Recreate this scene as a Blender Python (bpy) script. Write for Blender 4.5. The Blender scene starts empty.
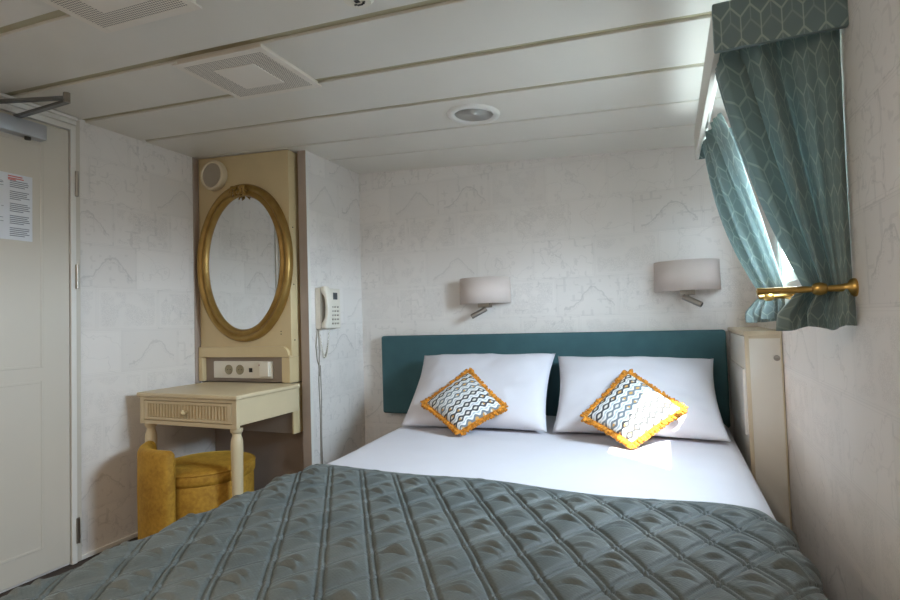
import bpy, bmesh, math, random
from mathutils import Vector, Matrix, noise as mnoise
random.seed(7)
PI = math.pi
SC = bpy.context.scene
COL = SC.collection

# ------------------------------------------------------------------ colour / materials
def lin(r, g, b):
    f = lambda c: (c/255/12.92) if c/255 <= .04045 else ((c/255+.055)/1.055)**2.4
    return (f(r), f(g), f(b), 1.0)

class V:                                    # a socket with arithmetic
    def __init__(s, nt, so): s.nt = nt; s.so = so
    def _m(s, op, b=None, c=None, rev=False):
        n = s.nt.nodes.new('ShaderNodeMath'); n.operation = op
        args = [s, b, c]
        if rev: args = [b, s, c]
        for i, a in enumerate(args):
            if a is None: continue
            if isinstance(a, V): s.nt.links.new(a.so, n.inputs[i])
            else: n.inputs[i].default_value = a
        return V(s.nt, n.outputs[0])
    def __add__(s, b): return s._m('ADD', b)
    __radd__ = __add__
    def __sub__(s, b): return s._m('SUBTRACT', b)
    def __rsub__(s, b): return s._m('SUBTRACT', b, rev=True)
    def __mul__(s, b): return s._m('MULTIPLY', b)
    __rmul__ = __mul__
    def __truediv__(s, b): return s._m('DIVIDE', b)
    def floor(s): return s._m('FLOOR')
    def fract(s): return s._m('FRACT')
    def abs(s): return s._m('ABSOLUTE')
    def cos(s): return s._m('COSINE')
    def sin(s): return s._m('SINE')
    def lt(s, b): return s._m('LESS_THAN', b)
    def gt(s, b): return s._m('GREATER_THAN', b)
    def mx(s, b): return s._m('MAXIMUM', b)
    def mn(s, b): return s._m('MINIMUM', b)
    def mod(s, b): return s._m('FLOORED_MODULO', b)
    def clamp(s): return s.mx(0.0).mn(1.0)
    def step(s, a, b):                      # smooth 0..1 between a and b
        n = s.nt.nodes.new('ShaderNodeMapRange'); n.interpolation_type = 'SMOOTHSTEP'
        s.nt.links.new(s.so, n.inputs[0]); n.inputs[1].default_value = a; n.inputs[2].default_value = b
        return V(s.nt, n.outputs[0])

def new_mat(name, color=(.8, .8, .8, 1), rough=.6, metal=0.0, **kw):
    m = bpy.data.materials.new(name); m.use_nodes = True
    nt = m.node_tree; p = nt.nodes['Principled BSDF']
    p.inputs['Base Color'].default_value = color
    p.inputs['Roughness'].default_value = rough; p.inputs['Metallic'].default_value = metal
    for k, v in kw.items(): p.inputs[k.replace('_', ' ')].default_value = v
    return m, nt, p
def coord(nt, kind='Object'):
    n = nt.nodes.new('ShaderNodeTexCoord'); return n.outputs[kind]
def sep(nt, so):
    n = nt.nodes.new('ShaderNodeSeparateXYZ'); nt.links.new(so, n.inputs[0])
    return V(nt, n.outputs[0]), V(nt, n.outputs[1]), V(nt, n.outputs[2])
def comb(nt, x, y, z=0.0):
    n = nt.nodes.new('ShaderNodeCombineXYZ')
    for i, a in enumerate((x, y, z)):
        if isinstance(a, V): nt.links.new(a.so, n.inputs[i])
        else: n.inputs[i].default_value = a
    return n.outputs[0]
def noise(nt, vec, scale=5, detail=2, rough=.5, dist=0.0):
    n = nt.nodes.new('ShaderNodeTexNoise'); nt.links.new(vec, n.inputs['Vector'])
    n.inputs['Scale'].default_value = scale; n.inputs['Detail'].default_value = detail
    n.inputs['Roughness'].default_value = rough; n.inputs['Distortion'].default_value = dist
    return V(nt, n.outputs[0])
def white(nt, vec):
    n = nt.nodes.new('ShaderNodeTexWhiteNoise'); n.noise_dimensions = '3D'; nt.links.new(vec, n.inputs['Vector'])
    return V(nt, n.outputs['Value'])
def mix(nt, f, a, b):
    n = nt.nodes.new('ShaderNodeMix'); n.data_type = 'RGBA'
    nt.links.new(f.so, n.inputs[0])
    for i, c in ((6, a), (7, b)):
        if isinstance(c, tuple): n.inputs[i].default_value = c
        else: nt.links.new(c, n.inputs[i])
    return n.outputs[2]
def bump(nt, p, h, strength=.2, dist=.01):
    n = nt.nodes.new('ShaderNodeBump'); n.inputs['Strength'].default_value = strength
    n.inputs['Distance'].default_value = dist
    nt.links.new(h.so, n.inputs['Height']); nt.links.new(n.outputs[0], p.inputs['Normal'])
def paint(name, c, rough=.5, var=.05, scale=6, bmp=.0, metal=0.0, bscale=200, **kw):
    m, nt, p = new_mat(name, c, rough, metal, **kw)
    co = coord(nt)
    n = noise(nt, co, scale, 3)
    d = tuple(x*(1-var) for x in c[:3])+(1,); u = tuple(min(1, x*(1+var)) for x in c[:3])+(1,)
    nt.links.new(mix(nt, n.step(.3, .7), d, u), p.inputs['Base Color'])
    if bmp: bump(nt, p, noise(nt, co, bscale, 2), bmp, .002)
    return m

M = {}
# wallpaper: faint grey antique map sheets on off-white
def wallpaper():
    m, nt, p = new_mat('map_wallpaper', rough=.75)
    u, v, _ = sep(nt, coord(nt, 'UV'))
    CW, CH = .335, .215
    row = (v/CH).floor(); x = u/CW + row*.37; ix = x.floor()
    fx = x.fract(); fy = (v/CH).fract()
    seed = white(nt, comb(nt, ix, row, 1.0)); seed2 = white(nt, comb(nt, ix, row, 7.0))
    q = comb(nt, fx*1.55 + seed*40.0, fy + seed2*40.0, seed*9.0)
    n1 = noise(nt, q, 1.35, 3, .45, .25)
    wob = noise(nt, q, 6, 3)
    kA = seed.lt(.30); kB = seed.gt(.30)*seed.lt(.66); kC = seed.gt(.62); kD = seed2.gt(.6)
    e_ = (fx-.60)*4.0; hill = (e_*e_*-1.0)._m('EXPONENT')*.55+.16+(wob-.5)*.24
    dA = fy-hill
    lineA = ((1.0-dA.abs().step(.010, .034))*.75 + (1.0-(dA+.07).abs().step(.0, .08))*noise(nt, q, 50, 1).step(.48, .62)*.55)*kA*fx.gt(.12)*fx.lt(.93)
    dots = noise(nt, q, 15, 1).step(.70, .76)*kA*.35
    e = fx.mn(1.0-fx)*1.55; f = fy.mn(1.0-fy); ed = e.mn(f)
    n3 = noise(nt, q, 24, 4, .75)
    scrib = (1.0-(n3-.5).abs().step(.0, .05))*ed.step(.06, .12)*noise(nt, q, 3.0, 1).step(.40, .50)*kB*.85
    rx = (fx-.38)*1.55; ry = fy-.52
    rr = (rx*rx+ry*ry)._m('SQRT')
    comp = (n3.step(.52, .60)*(1.0-rr.step(.10, .17))*.5 + (1.0-(rr-.20).abs().step(.0, .012))*.25)*kC
    n1 = noise(nt, q, 1.6, 3, .5, .25)
    coast = (1.0-(n1-.5).abs().step(.0, .016))*kC*.45
    twn = (((fx*7.0).fract()-.5).abs().gt(.36)+((fy*5.0).fract()-.5).abs().gt(.40)).mn(1.0)*noise(nt, q, 4.5, 0).step(.60, .63)*kD*.40
    border = ((1.0-(ed-.035).abs().step(.0, .008))*.40 + (1.0-ed.step(.0, .012))*.40)
    ink = (lineA+dots+scrib+comp+coast+twn+border).clamp()*(.65+.35*seed2)
    fine = noise(nt, comb(nt, u, v), 3.0, 3)
    base = mix(nt, (fine*.6+seed*.4).step(.25, .75), lin(224, 219, 214), lin(231, 226, 221))
    nt.links.new(mix(nt, ink*.55, base, lin(176, 172, 168)), p.inputs['Base Color'])
    return m
M['wallpaper'] = wallpaper()
M['ceiling'] = paint('ceiling_panel_paint', lin(222, 218, 209), .33, .02, 3)
M['vent_paint'] = paint('vent_enamel', lin(230, 223, 212), .45, .02)
M['speaker'] = paint('cream_plastic', lin(216, 202, 174), .4, .02)
M['gap'] = paint('ceiling_gap_strip', lin(176, 168, 138), .5, .05)
M['white_paint'] = paint('white_gloss_paint', lin(226, 224, 218), .3, .02)
M['door'] = paint('door_cream_paint', lin(208, 202, 190), .25, .02, 2)
M['cream'] = paint('cream_lacquer', lin(210, 190, 148), .4, .04, 4)
M['desk'] = paint('dressing_table_lacquer', lin(212, 195, 160), .38, .03, 5)
M['taupe'] = paint('taupe_board', lin(150, 137, 126), .6, .05)
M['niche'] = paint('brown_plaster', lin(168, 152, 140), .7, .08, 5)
M['floor'] = paint('dark_carpet', lin(62, 54, 50), .9, .2, 60, .3)
M['steel'] = paint('brushed_steel', lin(165, 160, 152), .32, .05, 20, metal=1.0)
M['alu'] = paint('silver_casting', lin(186, 190, 196), .38, .03, 8, metal=.7)
M['dark'] = paint('dark_metal', lin(60, 58, 55), .45, .05, metal=.6)
M['arm'] = paint('grey_steel_arm', lin(120, 120, 118), .4, .05, metal=.6)
M['reflector'] = paint('bright_reflector', lin(214, 213, 210), .3, .02, metal=.45)
M['black'] = paint('black_plastic', lin(24, 24, 25), .4, .05)
M['brass'] = paint('brass', lin(196, 160, 92), .3, .08, 30, metal=1.0)
M['plastic'] = paint('offwhite_plastic', lin(225, 219, 205), .35, .02)
M['grey_plastic'] = paint('grey_plastic', lin(160, 152, 138), .4, .03)
M['socket_well'] = paint('olive_socket_well', lin(150, 140, 112), .45, .03)
M['red'] = paint('red_lens', lin(150, 40, 30), .3, .02)
M['wood_edge'] = paint('pine_edge', lin(228, 208, 160), .5, .06, 8)
M['cab'] = paint('cabinet_laminate', lin(226, 221, 212), .4, .02)
M['cab_edge'] = paint('cabinet_edging', lin(206, 192, 166), .45, .04)
def gold():
    m, nt, p = new_mat('antique_gold_leaf', lin(158, 126, 66), .36, .55)
    n = noise(nt, coord(nt), 14, 4)
    nt.links.new(mix(nt, n.step(.3, .75), lin(144, 112, 54), lin(164, 132, 72)), p.inputs['Base Color'])
    bump(nt, p, noise(nt, coord(nt), 90, 2), .1, .002)
    return m
M['gold'] = gold()
M['gold_dark'] = paint('recess_shade_gold', lin(84, 58, 24), .5, .15, 40, metal=.3)  # dark tone painting the shade in the carved crest
M['mirror'] = new_mat('mirror_silver', (.86, .88, .88, 1), .015, 1.0)[0]
def velvet():
    m, nt, p = new_mat('mustard_velvet', rough=.75, Sheen_Weight=.5, Sheen_Roughness=.4, Sheen_Tint=lin(230, 190, 80))
    co = coord(nt); n = noise(nt, co, 9, 4, .65); f = noise(nt, co, 60, 2)
    nt.links.new(mix(nt, (n*.6+f*.4).step(.3, .72), lin(150, 106, 24), lin(190, 145, 48)), p.inputs['Base Color'])
    bump(nt, p, f, .25, .003); return m
M['velvet'] = velvet()
def fabric(name, c1, c2, scale, bs=.3, rough=.85, **kw):
    m, nt, p = new_mat(name, rough=rough, **kw)
    co = coord(nt); x, y, z = sep(nt, co)
    w = ((x*scale).sin()*((y+z)*scale).sin())
    n = noise(nt, co, 12, 3)
    nt.links.new(mix(nt, (n*.7+w*.3).step(.0, .8), c1, c2), p.inputs['Base Color'])
    bump(nt, p, w, bs, .001); return m
M['headboard'] = fabric('teal_upholstery', lin(52, 86, 92), lin(66, 104, 110), 900)
M['linen'] = paint('white_cotton', lin(210, 209, 216), .8, .012, 5, .08, bscale=500)
M['shade'] = fabric('lamp_shade_linen', lin(200, 187, 179), lin(208, 196, 189), 1400, .15)
def quilt():
    m, nt, p = new_mat('grey_green_velvet', rough=.62, Sheen_Weight=.22, Sheen_Roughness=.35, Sheen_Tint=lin(190, 200, 200))
    co = coord(nt); x, y, z = sep(nt, co); n = noise(nt, co, 7, 3)
    tw = ((x*520.0+y*300.0).sin()*((y*560.0+z*500.0).sin()))
    nt.links.new(mix(nt, n.step(.3, .7), lin(76, 84, 84), lin(89, 95, 93)), p.inputs['Base Color'])
    h = tw*.12+noise(nt, co, 210, 2)*.8
    bump(nt, p, h, .55, .002); return m
M['quilt'] = quilt()
M['fringe'] = paint('ochre_fringe', lin(200, 130, 34), .8, .35, 70)
# teal curtain cloth with a lattice of pale elongated hexagons
def hexline(nt, u, v, w, h, lw, du=0.0, dv=0.0):
    # pointy-top hexagons, width w, vertical pitch h
    x = u/w + du; y = v*(1.732/h)/1.0 + dv
    def local(ox, oy):
        a = (x+ox)._m('FLOORED_MODULO', 1.0)-.5; b = (y+oy)._m('FLOORED_MODULO', 1.732)-.866
        return a, b
    a1, b1 = local(0.0, 0.0); a2, b2 = local(.5, .866)
    def hd(a, b):
        aa = a.abs(); return aa.mx(aa*.5+b.abs()*.866)
    d = hd(a1, b1).mn(hd(a2, b2))
    return d.step(.5-lw, .5-lw*.45)
def lattice(name, base1, base2, line, transl=0.0):
    m, nt, p = new_mat(name, rough=.72, Sheen_Weight=.15)
    u, v, _ = sep(nt, coord(nt, 'UV'))
    l1 = hexline(nt, u, v, .042, .160, .046)
    l2 = hexline(nt, u, v, .042, .160, .042, 0.0, .40)
    n = noise(nt, comb(nt, u, v), 20, 3)
    base = mix(nt, n, base1, base2)
    c = mix(nt, (l1+l2*.45).clamp()*.75, base, line)
    nt.links.new(c, p.inputs['Base Color'])
    bump(nt, p, noise(nt, comb(nt, u, v), 500, 1), .15, .001)
    if transl:
        t = nt.nodes.new('ShaderNodeBsdfTranslucent'); one = V(nt, l1.so)*0.0+.45
        nt.links.new(mix(nt, one, c, lin(205, 232, 232)), t.inputs['Color'])
        s = nt.nodes.new('ShaderNodeMixShader'); s.inputs[0].default_value = transl
        nt.links.new(p.outputs[0], s.inputs[1]); nt.links.new(t.outputs[0], s.inputs[2])
        nt.links.new(s.outputs[0], nt.nodes['Material Output'].inputs['Surface'])
    return m
M['curtain'] = lattice('teal_curtain_cloth', lin(110, 127, 125), lin(122, 139, 136), lin(166, 180, 173), .20)
M['pelmet'] = lattice('teal_pelmet_cloth', lin(106, 126, 129), lin(116, 136, 138), lin(166, 182, 178))
M['pelmet_board'] = paint('pale_pelmet_board', lin(206, 202, 192), .4, .03)
# cushion cover: wavy chains in charcoal and blue grey on white
def cushion_mat():
    m, nt, p = new_mat('chain_print_cotton', rough=.75)
    u, v, _ = sep(nt, coord(nt, 'UV'))
    r = v/.036; ir = r.floor(); y = r.fract()-.5
    odd = ir.mod(2.0)
    x = u/.050 + odd*.5
    c = (x*(2*PI)).cos()
    d = y.abs() - (c*.15+.235)               # chain swells and narrows
    sd = white(nt, comb(nt, x.floor(), ir, 3.0)); rw = white(nt, comb(nt, ir, 2.0, 5.0))
    chain = mix(nt, rw.gt(.5), lin(70, 72, 76), lin(116, 126, 134))
    heart = mix(nt, sd.gt(.55), lin(214, 212, 204), lin(206, 160, 92))
    core = d.lt(-.235)
    body = mix(nt, core, chain, heart)
    outer = mix(nt, d.gt(.24), lin(226, 228, 228), lin(178, 190, 198))
    nt.links.new(mix(nt, d.lt(0.02), outer, body), p.inputs['Base Color'])
    bump(nt, p, noise(nt, comb(nt, u, v), 300, 2), .2, .002)
    return m
M['cushion'] = cushion_mat()
def grille_mat(name, pitch, c1, c2, rad=.32):
    m, nt, p = new_mat(name, rough=.45)
    u, v, _ = sep(nt, coord(nt, 'UV'))
    a = (u/pitch); b = (v/pitch); o = b.floor().mod(2.0)*.5
    dx = (a+o).fract()-.5; dy = b.fract()-.5
    d = (dx*dx+dy*dy)._m('SQRT')
    nt.links.new(mix(nt, d.lt(rad), c1, c2), p.inputs['Base Color']); return m
M['vent_grille'] = grille_mat('perforated_vent_sheet', .0082, lin(228, 220, 208), lin(104, 98, 90))
M['spk_grille'] = grille_mat('speaker_mesh', .006, lin(190, 178, 158), lin(110, 100, 88))
def glass_mat():
    m = bpy.data.materials.new('window_glass'); m.use_nodes = True; nt = m.node_tree
    nt.nodes.clear()
    o = nt.nodes.new('ShaderNodeOutputMaterial'); s = nt.nodes.new('ShaderNodeMixShader')
    t = nt.nodes.new('ShaderNodeBsdfTransparent'); t.inputs[0].default_value = (.95, .97, .97, 1)
    g = nt.nodes.new('ShaderNodeBsdfGlossy'); g.inputs['Roughness'].default_value = .02
    s.inputs[0].default_value = .04
    nt.links.new(t.outputs[0], s.inputs[1]); nt.links.new(g.outputs[0], s.inputs[2])
    nt.links.new(s.outputs[0], o.inputs['Surface']); return m
M['glass'] = glass_mat()
M['paper'] = paint('white_paper', lin(222, 226, 232), .6, .01)
M['ink'] = paint('grey_print', lin(128, 134, 144), .7, .02)
M['ink_red'] = paint('red_print', lin(205, 120, 118), .7, .02)
M['lcd'] = paint('phone_window', lin(70, 74, 78), .25, .02)

# ------------------------------------------------------------------ geometry helpers
class B:
    def __init__(s): s.bm = bmesh.new(); s.uv = None; s.smooth = False
    def _uv(s):
        if s.uv is None: s.uv = s.bm.loops.layers.uv.new('UVMap')
        return s.uv
    def box(s, x0, x1, y0, y1, z0, z1, bev=0.0, seg=2, rot=None):
        t = bmesh.new(); bmesh.ops.create_cube(t, size=1)
        for v in t.verts:
            v.co = Vector(((x0+x1)/2+v.co.x*(x1-x0), (y0+y1)/2+v.co.y*(y1-y0), (z0+z1)/2+v.co.z*(z1-z0)))
        if bev: bmesh.ops.bevel(t, geom=t.edges[:], offset=bev, segments=seg, profile=.5, affect='EDGES')
        if rot is not None: bmesh.ops.transform(t, matrix=rot, verts=t.verts)
        s.add(t); return s
    def add(s, t):
        me = bpy.data.meshes.new('t'); t.to_mesh(me); t.free(); s.bm.from_mesh(me); bpy.data.meshes.remove(me)
    def lathe(s, prof, c=(0, 0, 0), seg=32, axis='Z', a0=0, a1=2*PI, mat=None):
        # prof: list of (r, h); around axis through c
        full = abs(a1-a0-2*PI) < 1e-6
        n = seg if full else seg+1
        rings = []
        for r, h in prof:
            ring = []
            for i in range(n):
                a = a0+(a1-a0)*i/seg
                p = Vector((r*math.cos(a), r*math.sin(a), h))
                if axis == 'Y': p = Vector((p.x, -p.z, p.y))
                if axis == 'X': p = Vector((p.z, p.x, p.y))
                if mat is not None: p = mat @ p
                ring.append(s.bm.verts.new(p+Vector(c)))
            rings.append(ring)
        for a, b in zip(rings, rings[1:]):
            for i in range(n if full else n-1):
                j = (i+1) % n
                s.bm.faces.new((a[i], a[j], b[j], b[i]))
        if full:
            if prof[0][0] > 1e-5: s.bm.faces.new(rings[0][::-1])
            if prof[-1][0] > 1e-5: s.bm.faces.new(rings[-1])
        return s
    def tube(s, pts, r, seg=8, cap=True):
        pts = [Vector(p) for p in pts]; n = len(pts)
        rr = r if isinstance(r, (list, tuple)) else [r]*n
        rings = []; prev = None
        for i, p in enumerate(pts):
            t = (pts[min(i+1, n-1)]-pts[max(i-1, 0)]).normalized()
            if prev is None:
                up = Vector((0, 0, 1)) if abs(t.z) < .9 else Vector((1, 0, 0))
                a = t.cross(up).normalized()
            else: a = (prev-t*prev.dot(t)).normalized()
            prev = a; b = t.cross(a)
            rings.append([s.bm.verts.new(p+(a*math.cos(2*PI*k/seg)+b*math.sin(2*PI*k/seg))*rr[i]) for k in range(seg)])
        for a, b in zip(rings, rings[1:]):
            for k in range(seg): s.bm.faces.new((a[k], a[(k+1) % seg], b[(k+1) % seg], b[k]))
        if cap: s.bm.faces.new(rings[0][::-1]); s.bm.faces.new(rings[-1])
        return s
    def prism(s, poly, a, b, axis='Y', bev=0.0):
        # poly 2D; extruded from a to b on axis. Y: (x,z); X: (y,z); Z: (x,y)
        t = bmesh.new()
        def P(q, d): return {'Y': (q[0], d, q[1]), 'X': (d, q[0], q[1]), 'Z': (q[0], q[1], d)}[axis]
        A = [t.verts.new(P(q, a)) for q in poly]; C = [t.verts.new(P(q, b)) for q in poly]
        t.faces.new(A[::-1]); t.faces.new(C); n = len(poly)
        for i in range(n): t.faces.new((A[i], A[(i+1) % n], C[(i+1) % n], C[i]))
        bmesh.ops.recalc_face_normals(t, faces=t.faces)
        if bev: bmesh.ops.bevel(t, geom=t.edges[:], offset=bev, segments=2, profile=.5, affect='EDGES')
        s.add(t); return s
    def grid(s, f, nu, nv, uvf=None, closed_u=False):
        vs = [[s.bm.verts.new(f(i/nu, j/nv)) for i in range(nu if closed_u else nu+1)] for j in range(nv+1)]
        for j in range(nv):
            for i in range(nu):
                i2 = (i+1) % nu if closed_u else i+1
                fc = s.bm.faces.new((vs[j][i], vs[j][i2], vs[j+1][i2], vs[j+1][i]))
                if uvf:
                    L = s._uv()
                    for lp, (a, b) in zip(fc.loops, ((i, j), (i+1, j), (i+1, j+1), (i, j+1))): lp[L].uv = uvf(a/nu, b/nv)
        return vs
    def quad(s, pts, uvs=None):
        fc = s.bm.faces.new([s.bm.verts.new(p) for p in pts])
        if uvs:
            L = s._uv()
            for lp, q in zip(fc.loops, uvs): lp[L].uv = q
        return fc
    def build(s, name, mat, parent=None, smooth=False, angle=None, recalc=True, mods=()):
        if recalc: bmesh.ops.recalc_face_normals(s.bm, faces=s.bm.faces)
        me = bpy.data.meshes.new(name)
        if parent is None:
            xs = [v.co for v in s.bm.verts]
            mn = Vector([min(c[i] for c in xs) for i in range(3)]); mx_ = Vector([max(c[i] for c in xs) for i in range(3)])
            org = Vector(((mn.x+mx_.x)/2, (mn.y+mx_.y)/2, mn.z))
        else: org = world_loc(parent)
        for v in s.bm.verts: v.co -= org
        s.bm.to_mesh(me); s.bm.free()
        if smooth:
            for p in me.polygons: p.use_smooth = True
            if angle is not None: me.set_sharp_from_angle(angle=math.radians(angle))
        me.materials.append(M[mat] if isinstance(mat, str) else mat)
        o = bpy.data.objects.new(name, me); COL.objects.link(o)
        if parent is None: o.location = org
        else: o.parent = parent
        for k in mods: k(o)
        return o
def world_loc(o):
    l = Vector((0, 0, 0))
    while o is not None: l += o.location; o = o.parent
    return l
def tag(o, label=None, cat=None, group=None, kind=None):
    if label: o['label'] = label
    if cat: o['category'] = cat
    if group: o['group'] = group
    if kind: o['kind'] = kind
    return o
def empty(name, loc, label=None, cat=None, group=None, kind=None):
    o = bpy.data.objects.new(name, None); o.empty_display_size = .1; COL.objects.link(o); o.location = loc
    return tag(o, label, cat, group, kind)
def copy_tree(o, parent=None):
    c = o.copy(); COL.objects.link(c); c.parent = parent
    for ch in [x for x in bpy.data.objects if x.parent == o]: copy_tree(ch, c)
    return c
def subsurf(l):
    def f(o):
        m = o.modifiers.new('sub', 'SUBSURF'); m.levels = l; m.render_levels = l
    return f
def solid(th, off=0):
    def f(o):
        m = o.modifiers.new('solid', 'SOLIDIFY'); m.thickness = th; m.offset = off
    return f
def lerp(a, b, t): return a+(b-a)*t
def path(pts, t):                           # piecewise-linear by arc length
    P = [Vector(p) for p in pts]; L = [(b-a).length for a, b in zip(P, P[1:])]
    d = t*sum(L)
    for a, b, l in zip(P, P[1:], L):
        if d <= l or b is P[-1]: return a.lerp(b, min(1, d/l if l else 0))
        d -= l

# ------------------------------------------------------------------ the room
XL, XR, YB, YF = -2.605, .40, 2.94, -1.25
XP, YP = -1.842, 2.39                       # partition corner by the telephone
CZ = lambda x: 1.936-.0632*x                # cambered deckhead
S = 'structure'
def wall_x(name, X, y0, y1, mat, holes=(), back=.05):   # plane facing along X, with depth; holes (ya,yb,za,zb)
    b = B(); z1 = CZ(X)+.03
    ys = sorted({y0, y1, *[h[0] for h in holes], *[h[1] for h in holes]}); zs = sorted({0, z1, *[h[2] for h in holes], *[h[3] for h in holes]})
    for ya, yb in zip(ys, ys[1:]):
        for za, zb in zip(zs, zs[1:]):
            if any(h[0] <= ya and yb <= h[1] and h[2] <= za and zb <= h[3] for h in holes): continue
            b.quad([(X, ya, za), (X, yb, za), (X, yb, zb), (X, ya, zb)], [(ya, za), (yb, za), (yb, zb), (ya, zb)])
            b.quad([(X+back, ya, za), (X+back, yb, za), (X+back, yb, zb), (X+back, ya, zb)], [(ya, za), (yb, za), (yb, zb), (ya, zb)])
    for ya, yb, za, zb in holes:
        for (p, q) in (((ya, za), (yb, za)), ((yb, za), (yb, zb)), ((yb, zb), (ya, zb)), ((ya, zb), (ya, za))):
            b.quad([(X, *p), (X, *q), (X+back, *q), (X+back, *p)], [p, q, q, p])
    return tag(b.build(name, mat, recalc=False), kind=S)
def wall_y(name, Y, x0, x1, mat, back=.05):
    b = B(); z0, za = CZ(x0)+.03, CZ(x1)+.03
    for y in (Y, Y+back):
        b.quad([(x0, y, 0), (x1, y, 0), (x1, y, za), (x0, y, z0)], [(x0+9, 0), (x1+9, 0), (x1+9, za), (x0+9, z0)])
    return tag(b.build(name, mat, recalc=False), kind=S)

tag(B().box(XL-.06, XR+.12, YF-.05, YB+.05, -.04, 0).build('floor', 'floor'), kind=S)
WIN = (1.56, 2.34, 1.17, 1.70)
wall_x('wall_left', XL, YF, YP+.085, 'wallpaper', back=-.05)
wall_x('wall_right', XR, YF, YB, 'wallpaper', holes=(WIN,), back=.09)
wall_y('wall_back', YB, XP-.05, XR, 'wallpaper')
wall_x('wall_partition', XP, YP, YB, 'wallpaper', back=-.05)
wall_y('wall_alcove', YP+.055, XL-.01, XP-.01, 'niche')
wall_y('wall_front', YF, XL, XR, 'wallpaper', back=-.05)
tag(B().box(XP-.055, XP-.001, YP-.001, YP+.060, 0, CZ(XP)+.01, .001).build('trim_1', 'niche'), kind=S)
tag(B().box(XL, XL+.006, 2.300, 2.338, .62, CZ(XL), .001).build('brown_strip', 'niche'), kind=S)  # thin brown strip on the left wall beside the vanity panel
tag(B().box(XP-.001, XP+.0015, YP-.0015, YP+.022, 0, CZ(XP)+.005, .0005).build('trim_3', 'white_paint'), kind=S)
tag(B().box(XL, XL+.012, 1.64, YP, 0, .022, .003).build('baseboard_left', 'white_paint'), kind=S)

# deckhead panels running athwart, separated by recessed strips
seams = [-.98, -.65, -.32, .01, .34, .67, 1.0, 1.335, 1.657, 1.985, 2.315, 2.606]
gapw = {1.0: .034, 1.335: .034, 1.657: .032, 1.985: .026, 2.315: .016, 2.606: .012}
b = B()
edges = [YF-.03]+seams+[YB+.03]
for a, c in zip(edges, edges[1:]):
    ga = gapw.get(a, .03)/2 if a in seams else 0; gc = gapw.get(c, .03)/2 if c in seams else 0
    y0, y1 = a+ga, c-gc; x0, x1 = XL-.04, XR+.08
    t = bmesh.new(); bmesh.ops.create_cube(t, size=1)
    for v in t.verts:
        x = x0 if v.co.x < 0 else x1; y = y0 if v.co.y < 0 else y1
        v.co = Vector((x, y, CZ(x)+(0 if v.co.z < 0 else .012)))
    bmesh.ops.bevel(t, geom=[e for e in t.edges if abs(e.verts[0].co.y-e.verts[1].co.y) < 1e-6 and abs(e.verts[0].co.z-CZ(e.verts[0].co.x)) < 1e-5 and abs(e.verts[1].co.z-CZ(e.verts[1].co.x)) < 1e-5], offset=.003, segments=2, profile=.5, affect='EDGES')
    b.add(t)
tag(b.build('ceiling', 'ceiling'), kind=S)
b = B(); x0, x1 = XL-.04, XR+.08
t = bmesh.new(); bmesh.ops.create_cube(t, size=1)
for v in t.verts:
    x = x0 if v.co.x < 0 else x1; y = YF-.03 if v.co.y < 0 else YB+.03
    v.co = Vector((x, y, CZ(x)+(.0095 if v.co.z < 0 else .035)))
b.add(t); tag(b.build('trim_4', 'gap'), kind=S)

# door in the left wall, hinged at its right
dr = empty('door_1', (XL, 1.25, 0), kind=S)
DT = 2.03
b = B().box(XL-.02, XL+.012, .88, 1.588, .012, DT, .002)
leaf = b.build('door_leaf', 'door', dr)
b = B()
def rim(y0, y1, z0, z1, w=.012, h=.0018):
    for q in ((y0+w, y1-w, z0, z0+w), (y0+w, y1-w, z1-w, z1), (y0, y0+w, z0, z1), (y1-w, y1, z0, z1)):
        b.box(XL+.010, XL+.012+h, *q, .0015, 1)
rim(.98, 1.478, .92, 1.93); rim(.98, 1.478, .12, .862)
b.build('panel_moulding', 'door', leaf)
b = B()
b.box(XL-.02, XL+.020, 1.592, 1.616, 0, DT+.03, .002); b.build('door_jamb', 'white_paint', dr)
B().box(XL-.02, XL+.012, 1.617, 1.640, 0, CZ(XL)-.006, .002).build('door_casing', 'door', dr)
b = B()
b.box(XL-.02, XL+.020, .84, 1.592, DT+.004, DT+.03, .002); b.box(XL-.02, XL+.028, .82, 1.615, DT+.031, DT+.052, .003)
b.box(XL-.02, XL+.040, .82, 1.615, DT+.052, CZ(XL)-.004, .004); b.build('door_header', 'white_paint', dr)
B().box(XL-.02, XL+.020, .85, .876, 0, DT+.03, .002).build('door_jamb', 'white_paint', dr)
for z0, z1 in ((1.718, 1.839), (1.277, 1.392), (.092, .206)):
    b = B().tube([(XL+.026, 1.616, z0), (XL+.026, 1.616, z1)], .0075, 12)
    b.tube([(XL+.026, 1.616, z0+(z1-z0)*.49), (XL+.026, 1.616, z0+(z1-z0)*.51)], .0083, 12)
    b.build('hinge', 'steel', dr, smooth=True, angle=40)

# notice on the door
b = B().box(XL+.0135, XL+.0150, 1.10, 1.432, 1.478, 1.766)
nt_ = b.build('safety_notice', 'paper')
tag(nt_, 'white printed safety notice with plan and text stuck on the door', 'notice')
b = B(); x0, x1 = XL+.015, XL+.0156
rnd = random.Random(3)
z = 1.735
k = 0
while z > 1.495:
    if k % 5 == 4: z -= .012
    w = rnd.uniform(.03, .075) if k % 5 == 3 else rnd.uniform(.065, .078)
    b.box(x0, x1, 1.345, 1.345+w, z-.0035, z); z -= .0082; k += 1
b.build('printed_text', 'ink', nt_)
b = B()
for i in range(70):
    y = rnd.uniform(1.12, 1.318); zz = rnd.uniform(1.49, 1.745); w, h = (rnd.uniform(.006, .03), .002) if i % 2 else (.002, rnd.uniform(.006, .035))
    b.box(x0, x1, y, min(y+w, 1.322), zz, min(zz+h, 1.75))
b.build('printed_plan', 'ink', nt_)
b = B()
for z, w in ((1.757, .055), (1.748, .06), (1.742, .03)): b.box(x0, x1, 1.338, 1.338+w, z-.005, z)
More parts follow.
